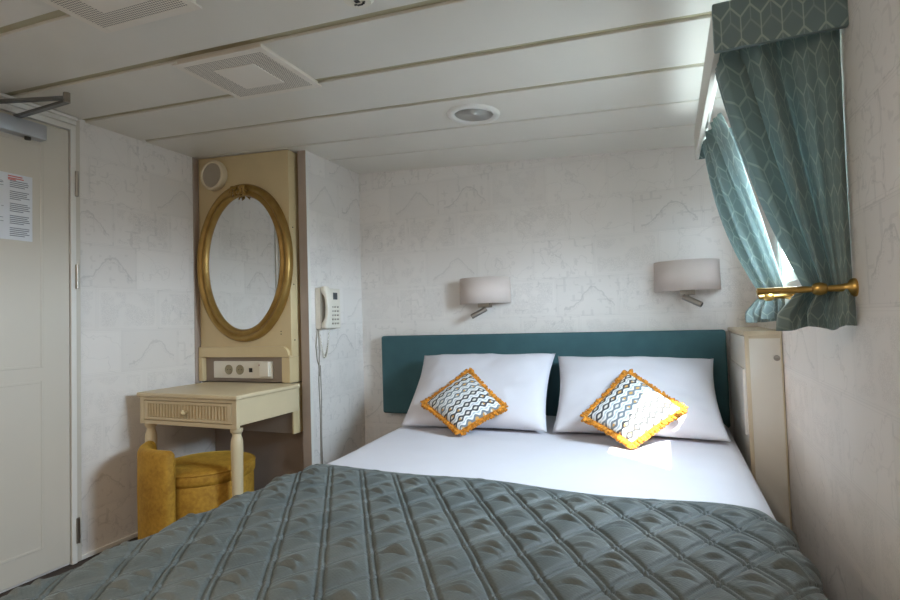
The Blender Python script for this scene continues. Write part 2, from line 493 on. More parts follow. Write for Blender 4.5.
b.build('printed_heading', 'ink_red', nt_)

# door closer
dc = empty('door_closer', (XL+.012, 1.33, 1.93), 'silver overhead door closer with folded arm on the cream door', 'door closer')
B().box(XL+.012, XL+.062, 1.17, 1.466, 1.936, 2.004, .005, 3).build('closer_body', 'alu', dc, smooth=True, angle=40)
b = B().lathe([(0, 0), (.012, 0), (.012, -.012), (0, -.012)], (XL+.040, 1.40, 1.936), 16); b.build('adjusting_screw', 'dark', dc, smooth=True, angle=40)
b = B().lathe([(0, 0), (.011, 0), (.011, .03), (0, .03)], (XL+.042, 1.356, 1.990), 16); b.build('spindle', 'steel', dc, smooth=True, angle=40)
def bar(p, q, w, h):
    p, q = Vector(p), Vector(q); d = q-p; L = d.length
    m = Matrix.Translation((p+q)/2) @ d.to_track_quat('X', 'Z').to_matrix().to_4x4()
    return B().box(-L/2, L/2, -w/2, w/2, -h/2, h/2, .002, 1, m)
EL = (-2.235, 1.362, 2.026)
bar((XL+.042, 1.356, 2.010), (EL[0], EL[1], 2.016), .024, .012).build('lower_arm', 'arm', dc)
bar((XL+.035, 1.27, 2.044), (EL[0], EL[1], 2.032), .022, .012).build('upper_arm', 'arm', dc)
b = B().lathe([(0, -.014), (.013, -.014), (.013, .026), (0, .026)], EL, 16); b.build('elbow_joint', 'steel', dc, smooth=True, angle=40)

# window with glass in the ship's side
def window(name, w):
    y0, y1, z0, z1 = w
    r = empty(name, (XR+.045, (y0+y1)/2, z0), kind=S)
    b = B()
    f = .042
    b.box(XR+.004, XR+.052, y0, y0+f, z0, z1, .004); b.box(XR+.004, XR+.052, y1-f, y1, z0, z1, .004)
    b.box(XR+.0045, XR+.0515, y0+f, y1-f, z0+.0005, z0+f, .003); b.box(XR+.0045, XR+.0515, y0+f, y1-f, z1-f, z1-.0005, .003)
    b.build('window_frame', 'white_paint', r)
    B().box(XR+.030, XR+.036, y0+f-.005, y1-f+.005, z0+f-.005, z1-f+.005).build('window_pane', 'glass', r)
    b = B().box(XR-.012, XR+.006, y0-.03, y1+.03, z0-.028, z0+.004, .004); b.build('window_sill', 'white_paint', r)
    return r
window('window_1', WIN)

# ------------------------------------------------------------------ vanity unit
vp = empty('vanity_panel', (-2.26, 2.38, .47), 'tall cream wooden vanity panel with a taupe socket recess in the alcove', 'wall panel')
X0, X1, YC = XL+.008, -1.922, 2.338
b = B().prism([(X0, .897), (X1, .897), (X1, CZ(X1)-.004), (X0, CZ(X0)-.004)], YC, YP+.053, 'Y', .002); b.build('upper_board', 'cream', vp)
# rail with a quarter-round sweep at its right end
poly = [(X0+.002, .905), (X0+.002, .958), (-1.982, .958)]+[(-1.982+.05*math.sin(a), .958-.0+(-.05)*(1-math.cos(a))) for a in [PI/2*i/8 for i in range(1, 9)]]+[(X1, .905), (X1, .898), (X0+.002, .898)]
B().prism(poly, YC-.018, YC+.002, 'Y', .002).build('rail', 'cream', vp)
B().box(X0+.02, -1.95, YC+.010, YP+.05, .757, .897).build('recess_board', 'taupe', vp)
B().box(-1.978, X1, YC-.018, YP+.053, .757, .897, .003).build('side_post', 'cream', vp)
B().box(X0, X0+.032, YC-.018, YP+.053, .757, .897, .003).build('side_post', 'cream', vp)
B().box(X0, X1-.012, YC+.012, YP+.05, .475, .75, .002).build('lower_board', 'taupe', vp)
B().box(X1-.012, X1, YC+.004, YP+.053, .475, .75, .002).build('edge_strip', 'cream', vp)
for z in (1.30, 1.62, .99): B().lathe([(0, 0), (.004, 0), (.004, .0015), (0, .0015)], (X1, YC+.028, z), 10, 'X').build('screw_head', 'dark', vp)
for z in (1.025, 1.04): B().lathe([(0, 0), (.0035, 0), (.0035, .0012), (0, .0012)], (-1.992, YC, z), 10, 'Y').build('screw_head', 'dark', vp)

# oval mirror
mr = empty('oval_mirror', (-2.243, YC, 1.0), 'oval mirror in antique gold frame with carved crest', 'mirror')
cx, cz = -2.243, 1.440
AO, BO, AI, BI = .345, .455, .270, .382
prof = [(0, .0), (0, .022), (.06, .034), (.16, .040), (.30, .041), (.42, .036), (.52, .029), (.60, .030), (.72, .036), (.82, .037), (.90, .032), (.95, .024), (1, .014), (1, .0)]
def fr(u, v):
    i = v*(len(prof)-1); i0 = min(int(i+1e-6), len(prof)-1); t, h = prof[i0]
    a = 2*PI*u; return Vector((cx+lerp(AO, AI, t)*math.cos(a), YC-h, cz+lerp(BO, BI, t)*math.sin(a)))
b = B(); b.grid(fr, 96, len(prof)-1, closed_u=True); b.build('frame', 'gold', mr, smooth=True, angle=50)
b = B(); n = 96
for y in (YC-.016, YC-.012):
    b.bm.faces.new([b.bm.verts.new((cx+(AI+.006)*math.cos(2*PI*i/n), y, cz+(BI+.006)*math.sin(2*PI*i/n))) for i in range(n)])
b.build('glass', 'mirror', mr)
b = B(); BO -= .022
for sx in (-1, 1):
    g2 = B()
    # scrolls and leaves either side of the crest
    pts = [(cx+sx*(.012+.052*t+.012*math.sin(5*t)), YC-.045-.006*math.sin(PI*t), cz+BO-.010-.030*t+.020*math.sin(PI*t*1.3)) for t in [i/14 for i in range(15)]]
    b.tube(pts, [.013-.009*i/14 for i in range(15)], 8)
    pts = [(cx+sx*(.048+.016*math.cos(a)*(1-a/9)), YC-.046, cz+BO-.030+.016*math.sin(a)*(1-a/9)) for a in [i*.45 for i in range(14)]]
    b.tube(pts, [.007-.0003*i for i in range(14)], 8)
    for k in range(4):
        a = .5+k*.45; L = .045-.005*k
        p0 = Vector((cx+sx*.008, YC-.043, cz+BO-.042)); p1 = p0+Vector((sx*L*math.sin(a), -.004, -L*math.cos(a)*.55+.01*k))
        b.tube([p0, p0.lerp(p1, .5)+Vector((0, -.006, .004)), p1], [.005, .008, .002], 8)
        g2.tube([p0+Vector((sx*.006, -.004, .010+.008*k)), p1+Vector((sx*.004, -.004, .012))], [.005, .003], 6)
    g2.build('crest_recess_shade', 'gold_dark', mr, smooth=True)  # dark raised strands stand in for shade in the carving's recesses
b.lathe([(0, .0), (.010, .004), (.014, .012), (.008, .020), (0, .022)], (cx, YC-.036, cz+BO-.028), 14, 'Y')
b.build('crest', 'gold', mr, smooth=True)

# round loudspeaker above the mirror
sp = empty('wall_speaker', (-2.44, YC, 1.87), 'round cream loudspeaker above the mirror at the panel top', 'speaker')
b = B().lathe([(0, 0), (.086, 0), (.089, .008), (.089, .030), (.086, .038), (.078, .042), (.072, .040), (.070, .035), (0, .035)], (-2.452, YC, 1.972), 48, 'Y')
b.build('rim', 'speaker', sp, smooth=True, angle=35)
b = B(); n = 40
for i in range(n):
    a, c = 2*PI*i/n, 2*PI*(i+1)/n; R = .071
    P = [(0, 0), (R*math.cos(a), R*math.sin(a)), (R*math.cos(c), R*math.sin(c))]
    b.quad([(-2.452+x, YC-.0362, 1.972+z) for x, z in P], P)
b.build('grille', 'spk_grille', sp)

# power strip in the recess
ps = empty('socket_strip', (-2.277, YC+.010, .776), 'white strip of wall sockets with switch above the dressing table', 'socket panel')
YS = YC+.010
B().box(-2.492, -2.060, YS-.014, YS, .777, .874, .003).build('plate', 'plastic', ps)
for x in (-2.373, -2.289):
    b = B().lathe([(0, .0142), (.0225, .0142), (.0245, .0150), (.0255, .0175), (.0285, .0175), (.0285, .012), (0, .012)][::-1], (x, YS-.0, .826), 28, 'Y')
    so = b.build('socket', 'socket_well', ps, smooth=True, angle=35)
    b = B()
    for d in (-.0095, .0095): b.lathe([(0, 0), (.0028, 0), (.0028, .001), (0, .001)], (x+d, YS-.0143, .826), 10, 'Y')
    b.build('socket_hole', 'black', so)
B().box(-2.222, -2.198, YS-.0165, YS-.013, .812, .836, .001).build('port', 'black', ps)
b = B().box(-2.130, -2.066, YS-.034, YS-.013, .790, .872, .003); b.build('switch', 'plastic', ps)
B().lathe([(0, 0), (.006, 0), (.005, .003), (0, .004)], (-2.146, YS-.0135, .852), 12, 'Y').build('indicator_light', 'red', ps)

# dressing table
dt = empty('dressing_table', (-2.185, 2.1, 0), 'cream dressing table with fluted drawer and turned legs', 'dressing table')
TX0, TX1, TY0, TY1 = -2.516, -1.852, 1.862, 2.318
poly = [(TX0, TY0), (TX1, TY0), (TX1, TY1), (TX0, TY1)]
B().box(TX0, TX1, TY0, TY1, .735, .756, .005, 3).build('table_top', 'desk', dt, smooth=True, angle=40)
b = B(); fx0, fx1, fy = -2.505, -1.864, 1.874
b.box(fx1-.0205, fx1-.0005, fy+.022, TY1, .612, .7365, .001); b.box(fx0+.0005, fx0+.0205, fy+.022, TY1, .612, .7365, .001)
b.box(fx0+.021, fx1-.021, TY1-.02, TY1-.001, .613, .736, .001)
b.box(fx0+.028, fx1-.028, fy+.0008, fy+.0215, .718, .7365, .001); b.box(fx0+.028, fx1-.028, fy+.0008, fy+.0215, .5985, .618, .001)
b.box(fx0, fx0+.028, fy, fy+.022, .598, .737, .002); b.box(fx1-.028, fx1, fy, fy+.022, .598, .737, .002)
b.box(fx0+.021, fx1-.021, fy+.023, TY1-.021, .6125, .6175)
b.build('apron', 'desk', dt)
b = B(); dx0, dx1, dz0, dz1 = fx0+.031, fx1-.031, .621, .715
b.box(dx0+.001, dx1-.001, fy+.008, fy+.022, dz0+.001, dz1-.001, .001)
fw = .014
for q in ((dx0+.0262, dx1-.0262, dz0, dz0+fw), (dx0+.0262, dx1-.0262, dz1-fw, dz1), (dx0, dx0+.026, dz0, dz1), (dx1-.026, dx1, dz0, dz1)):
    b.box(q[0], q[1], fy-.001, fy+.010, q[2], q[3], .0015, 1)
dw = b.build('drawer', 'desk', dt)
b = B(); n = 26; w = (dx1-dx0-.052)/n
for i in range(n):
    x = dx0+.026+w*(i+.5)
    b.tube([(x, fy+.0055, dz0+fw+.001), (x, fy+.0055, dz1-fw-.001)], w*.34, 8)
b.build('fluting', 'desk', dw, smooth=True, angle=50)
b = B().lathe([(0, 0), (.007, 0), (.0065, .012), (.0055, .018), (.011, .022), (.0135, .028), (.012, .034), (0, .037)], (-2.176, fy+.002, .668), 20, 'Y')
b.build('knob', 'cream', dw, smooth=True)
legp = [(0, .5975), (.028, .5975), (.029, .590), (.027, .580), (.021, .574), (.020, .562), (.0235, .552), (.0275, .535), (.028, .50), (.0265, .42), (.0235, .25), (.019, .08), (.018, .06), (.022, .05), (.022, .035), (.015, .02), (.014, 0), (0, 0)]
for x in (fx0+.034, fx1-.034):
    B().lathe(legp, (x, fy+.034, 0), 28).build('leg', 'desk', dt, smooth=True, angle=35)

# mustard tub stool
SX, SY = -2.198, 2.000
st = empty('tub_stool', (SX, SY, 0), 'mustard velvet round stool with low curved back under the dressing table', 'stool')
b = B().lathe([(0, .03), (.215, .03), (.225, .04), (.228, .05), (.228, .325), (.224, .332), (0, .332)], (SX, SY, 0), 56)
b.build('base', 'velvet', st, smooth=True, angle=45)
b = B().lathe([(0, .330), (.222, .330), (.233, .338), (.236, .352), (.236, .372), (.230, .388), (.212, .398), (.15, .405), (.07, .408), (0, .409)], (SX, SY, 0), 56)
b.build('seat', 'velvet', st, smooth=True)
b = B(); b.tube([(SX+.2325*math.cos(a), SY+.2325*math.sin(a), .386) for a in [2*PI*i/64 for i in range(65)]], .0045, 6, False)
b.build('piping', 'velvet', st, smooth=True)
b = B()
A0, A1 = math.radians(203), math.radians(288)
sect = [(-.030, .02), (-.032, .475), (-.026, .500), (-.012, .514), (.006, .516), (.022, .506), (.030, .486), (.032, .30), (.030, .02)]
def tub(u, v):
    a = lerp(A0, A1, u); i = v*(len(sect)-1); d, z = sect[int(round(i))]
    e = min(u, 1-u)*(A1-A0)*.268; rr = .032
    k = 1 if e > rr else math.sqrt(max(0, 1-((rr-e)/rr)**2))*.999+.001
    z2 = z if z < .1 else z-(1-k)*.02 if z > .4 else z
    r = .268+d*(.25+.75*k)
    return Vector((SX+r*math.cos(a), SY+r*math.sin(a), z2))
vs = b.grid(tub, 48, len(sect)-1)
for k in (0, -1): b.bm.faces.new([r[k] for r in vs])
b.build('backrest', 'velvet', st, smooth=True, angle=60)
for a in (30, 120, 210, 300):
    B().lathe([(.018, .03), (.018, .0)][::-1], (SX+.17*math.cos(math.radians(a)), SY+.17*math.sin(math.radians(a)), 0), 14).build('foot', 'black', st)

# telephone on the partition
ph = empty('wall_telephone', (XP, 2.54, 1.04), 'cream corded wall telephone on the partition beside the vanity panel', 'telephone')
B().box(XP, XP+.040, 2.445, 2.640, 1.045, 1.280, .008, 3).build('body', 'plastic', ph, smooth=True, angle=40)
b = B()
hs = [(XP+.058, 2.470, 1.050), (XP+.066, 2.470, 1.085), (XP+.075, 2.470, 1.12), (XP+.078, 2.470, 1.165), (XP+.075, 2.470, 1.21), (XP+.066, 2.470, 1.245), (XP+.058, 2.470, 1.285)]
def hand(u, v):
    i = v*(len(hs)-1); i0 = min(int(i), len(hs)-2); p = Vector(hs[i0]).lerp(Vector(hs[i0+1]), i-i0)
    e = abs(v-.5)*2; w = .022+.004*e; d = .012+.014*max(0, (e-.55)/.45)**.8
    if v < .03 or v > .97: w *= .8; d *= .8
    a = 2*PI*u; c, s_ = math.cos(a), math.sin(a)
    f = lambda q: math.copysign(abs(q)**.55, q)
    return p+Vector((f(c)*d-(d-.012)*.9, f(s_)*w, 0))
vs = b.grid(hand, 20, 28, closed_u=True); b.bm.faces.new(vs[0][::-1]); b.bm.faces.new(vs[-1])
b.build('handset', 'plastic', ph, smooth=True, angle=60)
B().box(XP+.038, XP+.043, 2.444, 2.500, 1.050, 1.276, .002).build('cradle', 'grey_plastic', ph)
B().box(XP+.039, XP+.043, 2.565, 2.605, 1.215, 1.255, .001).build('display_window', 'lcd', ph)
b = B()
for r in range(5):
    for c in range(3):
        if r == 4 and c != 1 and False: continue
        y = 2.556+c*.026; z = 1.075+r*.024
        b.box(XP+.039, XP+.0445, y-.007, y+.007, z-.005, z+.005, .0015, 1)
b.build('keypad', 'grey_plastic', ph)
b = B()
pts = []
for i in range(200):
    t = i/199
    if t < .5: y = lerp(2.468, 2.500, t*2); z = 1.050-.185*math.sin(PI*t)
    else: y = lerp(2.500, 2.555, (t-.5)*2); z = 1.045-.180*math.sin(PI*t)
    y = lerp(2.468, 2.560, t); z = 1.05-.17*math.sin(PI*t)**.7
    ang = i*.9; pts.append((XP+.012+.0045*math.cos(ang), y+.0045*math.sin(ang), z))
b.tube(pts, .0022, 5); b.build('coiled_cord', 'plastic', ph, smooth=True)
b = B(); b.tube([(XP+.010, 2.452, 1.05), (XP+.006, 2.440, .95), (XP+.004, 2.452, .87), (XP+.004, 2.466, .84), (XP+.004, 2.470, .78)], .0028, 6)
b.tube([(XP+.004, 2.470, 1.05), (XP+.004, 2.472, .90), (XP+.004, 2.462, .75), (XP+.004, 2.470, .55), (XP+.004, 2.465, .1)], .0024, 6)
b.tube([(XP+.004, 2.480, .84), (XP+.004, 2.484, .65), (XP+.004, 2.478, .45), (XP+.004, 2.482, .1)], .0022, 6)
b.build('wall_cable', 'grey_plastic', ph, smooth=True)

# ------------------------------------------------------------------ ceiling fittings
SL = math.atan(-.0632)
def vent(loc, label):
    r = empty('ceiling_vent', (0, 0, 0), label, 'air vent', 'air vents on the ceiling')
    w, h = .205, .166
    b = B(); d0 = -.020
    for q in ((-w+.0262, w-.0262, -h+.0003, -h+.026), (-w+.0262, w-.0262, h-.026, h-.0003), (-w, -w+.026, -h, h), (w-.026, w, -h, h)): b.box(*q, d0, -.0145, .002)
    b.box(-w+.012, w-.012, -h+.012, h-.012, -.015, .0, .001)
    b.build('frame', 'vent_paint', r)
    b = B(); a, c = w-.024, h-.024
    b.quad([(-a, -c, -.019), (a, -c, -.019), (a, c, -.019), (-a, c, -.019)], [(-a, -c), (a, -c), (a, c), (-a, c)])
    b.build('perforated_grille', 'vent_grille', r)
    B().box(-.092, .092, -.082, .082, -.0215, -.018, .001).build('centre_plate', 'vent_paint', r)
    r.location = loc; r.rotation_euler = (0, -SL, 0)
    return r
v1 = vent((-1.403, 1.502, CZ(-1.403)), 'square perforated air vent on the ceiling nearest the mirror')
v2 = copy_tree(v1); v2.location = (-1.403, .936, CZ(-1.403)); v2['label'] = 'square perforated air vent cut off by the top edge of the photo'
dl = empty('downlight', (-.758, 2.168, CZ(-.758)), 'round recessed downlight with silver reflector in the ceiling', 'ceiling light')
dl.rotation_euler = (0, -SL, 0)
def rel(bd, name, mat, par, **k):           # parts given in the parent's own coordinates
    for v in bd.bm.verts: v.co += par.location
    return bd.build(name, mat, par, **k)
rel(B().lathe([(.083, -.002), (.088, -.010), (.100, -.012), (.114, -.008), (.118, 0.001), (.083, .001)], (0, 0, 0), 48), 'trim_ring', 'white_paint', dl, smooth=True, angle=60)
rel(B().lathe([(.086, -.004), (.080, -.003), (.066, .018-.012), (.050, .020-.013), (.03, .0085), (0, .009)], (0, 0, 0), 48), 'reflector', 'reflector', dl, smooth=True)
sd = empty('smoke_detector', (-.735, 1.190, CZ(-.735)), 'small round white smoke detector at the top edge of the photo', 'smoke detector')
sd.rotation_euler = (0, -SL, 0)
rel(B().lathe([(.055, .001), (.055, -.012), (.049, -.016), (.046, -.030), (.038, -.040), (0, -.042)], (0, 0, 0), 36), 'housing', 'plastic', sd, smooth=True, angle=35)
b = B()
for i in range(5):
    a = .5+i*.45; b.box(.018*math.cos(a)-.004, .018*math.cos(a)+.004, .018*math.sin(a)-.002, .018*math.sin(a)+.002, -.0432, -.0415)
b.box(-.007, .007, -.006, .006, -.0432, -.0415)
rel(b, 'printed_mark', 'black', sd)

# ------------------------------------------------------------------ bed
bd = empty('bed', (-.5, 1.7, 0), 'double bed with white mattress standing against the teal headboard', 'bed')
B().box(-1.20, .20, .52, 2.86, .06, .30, .01).build('base', 'taupe', bd)
B().box(-1.225, .222, .50, 2.87, .30, .515, .04, 4).build('mattress', 'linen', bd, smooth=True, angle=40)
for x in (-1.1, .1):
    for y in (.62, 2.75): B().box(x-.03, x+.03, y-.03, y+.03, 0, .07).build('leg', 'black', bd)
# white sheet draped over the mattress
def sheet(u, v):
    y = lerp(1.20, 2.868, v)
    xl = lerp(-1.255, -1.335, max(0, min(1, (y-1.6)/1.0))**.8); xr = .248
    W = xr-xl; R = .05
    tot = W+.5-.0; s_ = u*tot-.25
    if s_ < 0: x, z = xl, .49+s_
    elif s_ < .078: a = s_/.078*PI/2; x, z = xl+R*(1-math.cos(a)), .49+R*math.sin(a)
    elif s_ < W-.078: x, z = xl+R+(s_-.078)/(W-.156)*(W-2*R), .54
    elif s_ < W: a = (W-s_)/.078*PI/2; x, z = xr-R*(1-math.cos(a)), .49+R*math.sin(a)
    else: x, z = xr, .49-(s_-W)
    n = mnoise.noise(Vector((x*1.6, y*5, z*2)))*.005+mnoise.noise(Vector((x*5, y*11, 3)))*.002
    if z < .5 and x < 0: x += -abs(n)*1.5
    elif z > .52: z += n-.003
    return Vector((x, y, z))
b = B(); b.grid(sheet, 120, 90)
sh = b.build('bed_sheet', 'linen', smooth=True, mods=(solid(.006, -1),))
tag(sh, 'smooth white sheet spread over the mattress below the pillows', 'bed sheet')

# quilted bedspread
def ridge(d, w): return math.exp(-(d/w)**2)
def quilt_h(x, y):
    p = .1056
    u = (.83*x+.56*y-.0466)/p; w = (.83*x-.56*y+.573)/p
    du = (u-round(u))*p; dw_ = (w-round(w))*p
    fu = u-math.floor(u); fw_ = w-math.floor(w)
    puff = (math.sin(PI*fu)*math.sin(PI*fw_))**.7*.0105
    # two stitched furrows either side of a low cord
    g = lambda d: -.0066*(ridge(abs(d)-.0074, .0030))+.0016*ridge(d, .004)
    fl = max(0, 1-min(abs(du), abs(dw_))/.018)
    h = puff+g(du)+g(dw_)*.9
    # gathered crease across each pad
    iu, iw = math.floor(u), math.floor(w)
    rr = random.Random(iu*131+iw*17)
    cu, cw = fu-.5, fw_-.5
    lx = (cu+cw); ly = (cu-cw)
    k = rr.uniform(-.12, .12)
    for q in range(2):
        off = rr.uniform(-.30, .18)+q*.22; bend = rr.uniform(.25, .7)
        d = ly-off+bend*lx*lx+k*lx
        h += .0066*rr.uniform(.4, 1.1)*(ridge(d-.06, .07)-ridge(d+.05, .06))*ridge(lx, .34)*min(1, puff/.005)
    return h
FX0, FX1 = -1.178, .185                     # flat part
RL, RR_ = .088, .075
ZS = .566
LW = FX1-FX0; AL = RL*PI/2; AR = RR_*PI/2; DL, DR = .40, .36
TOT = DL+AL+LW+AR+DR
def front(x): return 1.628-.03*max(0, min(1, (x+1.0)/.8))+.012*math.sin(x*9+.5)-.055*max(0, (x-.08)/.17)**2*(1 if x > .08 else 0)
def spread(u, v):
    s_ = u*TOT-DL-AL                        # arc length from left end of flat
    xs = FX0+s_
    yf = front(max(-1.25, min(.27, xs))); y = lerp(.46, yf, v)
    h = quilt_h(xs, y)
    edge = max(0, 1-(yf-y)/.09)**1.3; h = h*(1-edge)-.010*edge
    h += .004*mnoise.noise(Vector((xs*3, y*3, 0)))
    if s_ < -AL: x, z, n = FX0-RL, ZS-RL-(-AL-s_), Vector((-1, 0, 0))
    elif s_ < 0: a = -s_/RL; x, z, n = FX0-RL*math.sin(a), ZS-RL*(1-math.cos(a)), Vector((-math.sin(a), 0, math.cos(a)))
    elif s_ < LW: x, z, n = FX0+s_, ZS, Vector((0, 0, 1))
    elif s_ < LW+AR: a = (s_-LW)/RR_; x, z, n = FX1+RR_*math.sin(a), ZS-RR_*(1-math.cos(a)), Vector((math.sin(a), 0, math.cos(a)))
    else: x, z, n = FX1+RR_, ZS-RR_-(s_-LW-AR), Vector((1, 0, 0))
    if n.x < -.9: x -= .012*math.sin(y*14)*min(1, (-AL-s_)/.2)
    return Vector((x, y, z))+n*h
b = B(); b.grid(spread, 760, 380)
bs = b.build('quilted_bedspread', 'quilt', smooth=True, mods=(solid(.012, -1),))
tag(bs, 'grey green velvet bedspread quilted in diamonds over the foot of the bed', 'bedspread')

# headboard
b = B().box(-1.669, .255, 2.872, YB-.002, .508, .986, .014, 4)
hb = b.build('headboard', 'headboard', smooth=True, angle=50)
tag(hb, 'wide teal upholstered headboard fixed to the wall behind the pillows', 'headboard')

# pillows
def soft(name, mat, P, T, seed, n=44, pw=2.6, pinch=.10, uvs=None, wr=.006, parent=None):
    # P: four corners TL, TR, BR, BL (world); T: half thickness; closed cushion with pinched corners
    P = [Vector(p) for p in P]; nrm = (P[1]-P[0]).cross(P[3]-P[0]).normalized()
    if nrm.y > 0: nrm = -nrm
    c = sum(P, Vector())/4
    b = B(); L = b._uv()
    sid = []
    for sg in (1, -1):
        vs = []
        for j in range(n+1):
            row = []
            for i in range(n+1):
                u, v = i/n, j/n; a, e = 2*u-1, 2*v-1
                # edges drawn in between the corners
                a2 = a*(1-pinch*(1-e*e)*abs(a)**3*.6); e2 = e*(1-pinch*(1-a*a)*abs(e)**3)
                uu, vv = (a2+1)/2, (e2+1)/2
                p = P[0].lerp(P[1], uu).lerp(P[3].lerp(P[2], uu), vv)
                t = ((1-abs(a)**pw)*(1-abs(e)**pw))**.55*T
                q = Vector((u*3.1+seed, v*2.7, sg*2.0))
                w = mnoise.noise(q*1.3)*wr+mnoise.noise(q*3.5)*wr*.4
                ed = (1-abs(a)**6)*(1-abs(e)**6)
                row.append(b.bm.verts.new(p+nrm*(sg*(t+.001)+w*ed)))
            vs.append(row)
        for j in range(n):
            for i in range(n):
                f = (vs[j][i], vs[j][i+1], vs[j+1][i+1], vs[j+1][i])
                fc = b.bm.faces.new(f if sg == 1 else f[::-1])
                ix = [(i, j), (i+1, j), (i+1, j+1), (i, j+1)]
                if sg == -1: ix = ix[::-1]
                for lp, (x, y) in zip(fc.loops, ix):
                    wdt = (P[1]-P[0]).length; hgt = (P[3]-P[0]).length
                    lp[L].uv = (x/n*wdt, y/n*hgt)
    bmesh.ops.remove_doubles(b.bm, verts=b.bm.verts, dist=.0022)
    return b.build(name, mat, parent, smooth=True)
pl = soft('pillow', 'linen', [(-1.335, 2.80, .870), (-.562, 2.80, .880), (-.534, 2.390, .552), (-1.262, 2.345, .552)], .085, 1.0, wr=.016)
tag(pl, 'white pillow leaning on the left half of the headboard', 'pillow', 'white pillows against the headboard')
pr_ = soft('pillow', 'linen', [(-.552, 2.80, .866), (.190, 2.80, .852), (.210, 2.385, .552), (-.508, 2.392, .552)], .082, 5.0, wr=.014)
tag(pr_, 'white pillow leaning on the right half of the headboard nearest the window', 'pillow', 'white pillows against the headboard')

# fringed cushions
def cushion(corn, seed, label):
    P = [Vector(p) for p in corn]
    c = sum(P, Vector())/4
    r = empty('cushion', (c.x, c.y, min(p.z for p in P)), label, 'cushion', 'patterned cushions with ochre fringe')
    # order: lower-left edge first so the chains run from lower left to upper right
    soft('cover', 'cushion', [P[3], P[0], P[1], P[2]], .060, seed, 36, 2.3, .05, parent=r, wr=.003)
    nrm = (P[1]-P[0]).cross(P[2]-P[0]).normalized()
    if nrm.y > 0: nrm = -nrm
    b = B(); rd = random.Random(int(seed*10))
    for k in range(4):
        A, C = P[k], P[(k+1) % 4]; d = (C-A).normalized(); out = d.cross(nrm).normalized()
        if out.dot((A+C)/2-c) < 0: out = -out
        m = 120
        for i in range(m):
            t = (i+rd.uniform(-.3, .3))/m
            e = 2*t-1; inn = .05*(1-e*e)*.12
            p = A.lerp(C, t)-out*(inn+.004)
            L = rd.uniform(.019, .026); f = out*L+d*rd.uniform(-.010, .010)+nrm*rd.uniform(-.006, .012)
            if t < .06 or t > .94: f += ((A if t < .5 else C)-c).normalized()*.003
            tip = p+f
            if tip.z < .546: tip.z = .546+rd.uniform(0, .006)
            if p.z < .550: p.z = .552
            mid = p.lerp(tip, .5)+nrm*rd.uniform(-.002, .006)
            b.tube([p, mid, tip], [.0048, .0056, .0040], 5)
        b.tube([A.lerp(C, i/20)-out*(.05*(1-(2*i/20-1)**2)*.12+.002)+nrm*.004 for i in range(21)], .0055, 6)
    b.build('fringe', 'fringe', r, smooth=True)
    return r
def plane_pts(px, p0, deg, ax):
    pass
C1 = cushion([(-.966, 2.556, .802), (-.733, 2.388, .653), (-.903, 2.247, .557), (-1.13, 2.361, .663)], 2.2, 'patterned cushion with ochre fringe on the left pillow')
C2 = cushion([(-.182, 2.533, .808), (.039, 2.382, .674), (-.155, 2.213, .557), (-.347, 2.3, .639)], 6.1, 'patterned cushion with ochre fringe on the right pillow in the sun patch')

# ------------------------------------------------------------------ wall lamps
def wall_lamp(cx, z0, sgn, label, wd=.155):
    r = empty('wall_lamp', (cx, YB, z0), label, 'wall lamp', 'wall lamps over the headboard')
    b = B(); H = .150; D = .128; n = 40
    def f(u, v):
        a = PI+PI*u; k = 1.0-.015*v
        return Vector((cx+wd*k*math.cos(a), YB-.014+D*k*math.sin(a), z0+H*v))
    b.grid(f, n, 1); b.build('lamp_shade', 'shade', r, smooth=True, mods=(solid(.003, -1),))
    B().box(cx-.115, cx+.115, YB-.016, YB, z0+.015, z0+H-.015, .003).build('back_plate', 'white_paint', r)
    b = B().box(cx-.035, cx+.035, YB-.060, YB, z0-.022, z0+.012, .003); b.tube([(cx, YB-.05, z0-.0), (cx, YB-.05, z0+.07)], .010, 10); b.build('bracket', 'steel', r)
    b = B().tube([(cx, YB-.055, z0-.020), (cx, YB-.062, z0-.034)], .008, 10); b.build('swivel_joint', 'steel', r, smooth=True, angle=40)
    p0 = Vector((cx-sgn*.020, YB-.066, z0-.030)); p1 = p0+Vector((sgn*.080, -.030, -.044))
    d = (p1-p0).normalized()
    b = B().tube([p0, p1], .0145, 18); hd = b.build('reading_spot', 'steel', r, smooth=True, angle=40)
    b = B().tube([p1-d*.001, p1+d*.0015], .0115, 16); b.build('spot_lens', 'black', hd)
    bulb = B().lathe([(0, .10), (.014, .095), (.020, .08), (.016, .05), (.010, .03), (.010, .02), (0, .02)][::-1], (cx, YB-.05, z0+.01), 14); bulb.build('bulb', 'plastic', r, smooth=True)
    return r
wall_lamp(-.987, 1.163, -1, 'wall lamp with pale half-drum shade above the left pillow')
wall_lamp(.093, 1.185, 1, 'wall lamp with pale half-drum shade above the right pillow beside the curtain')

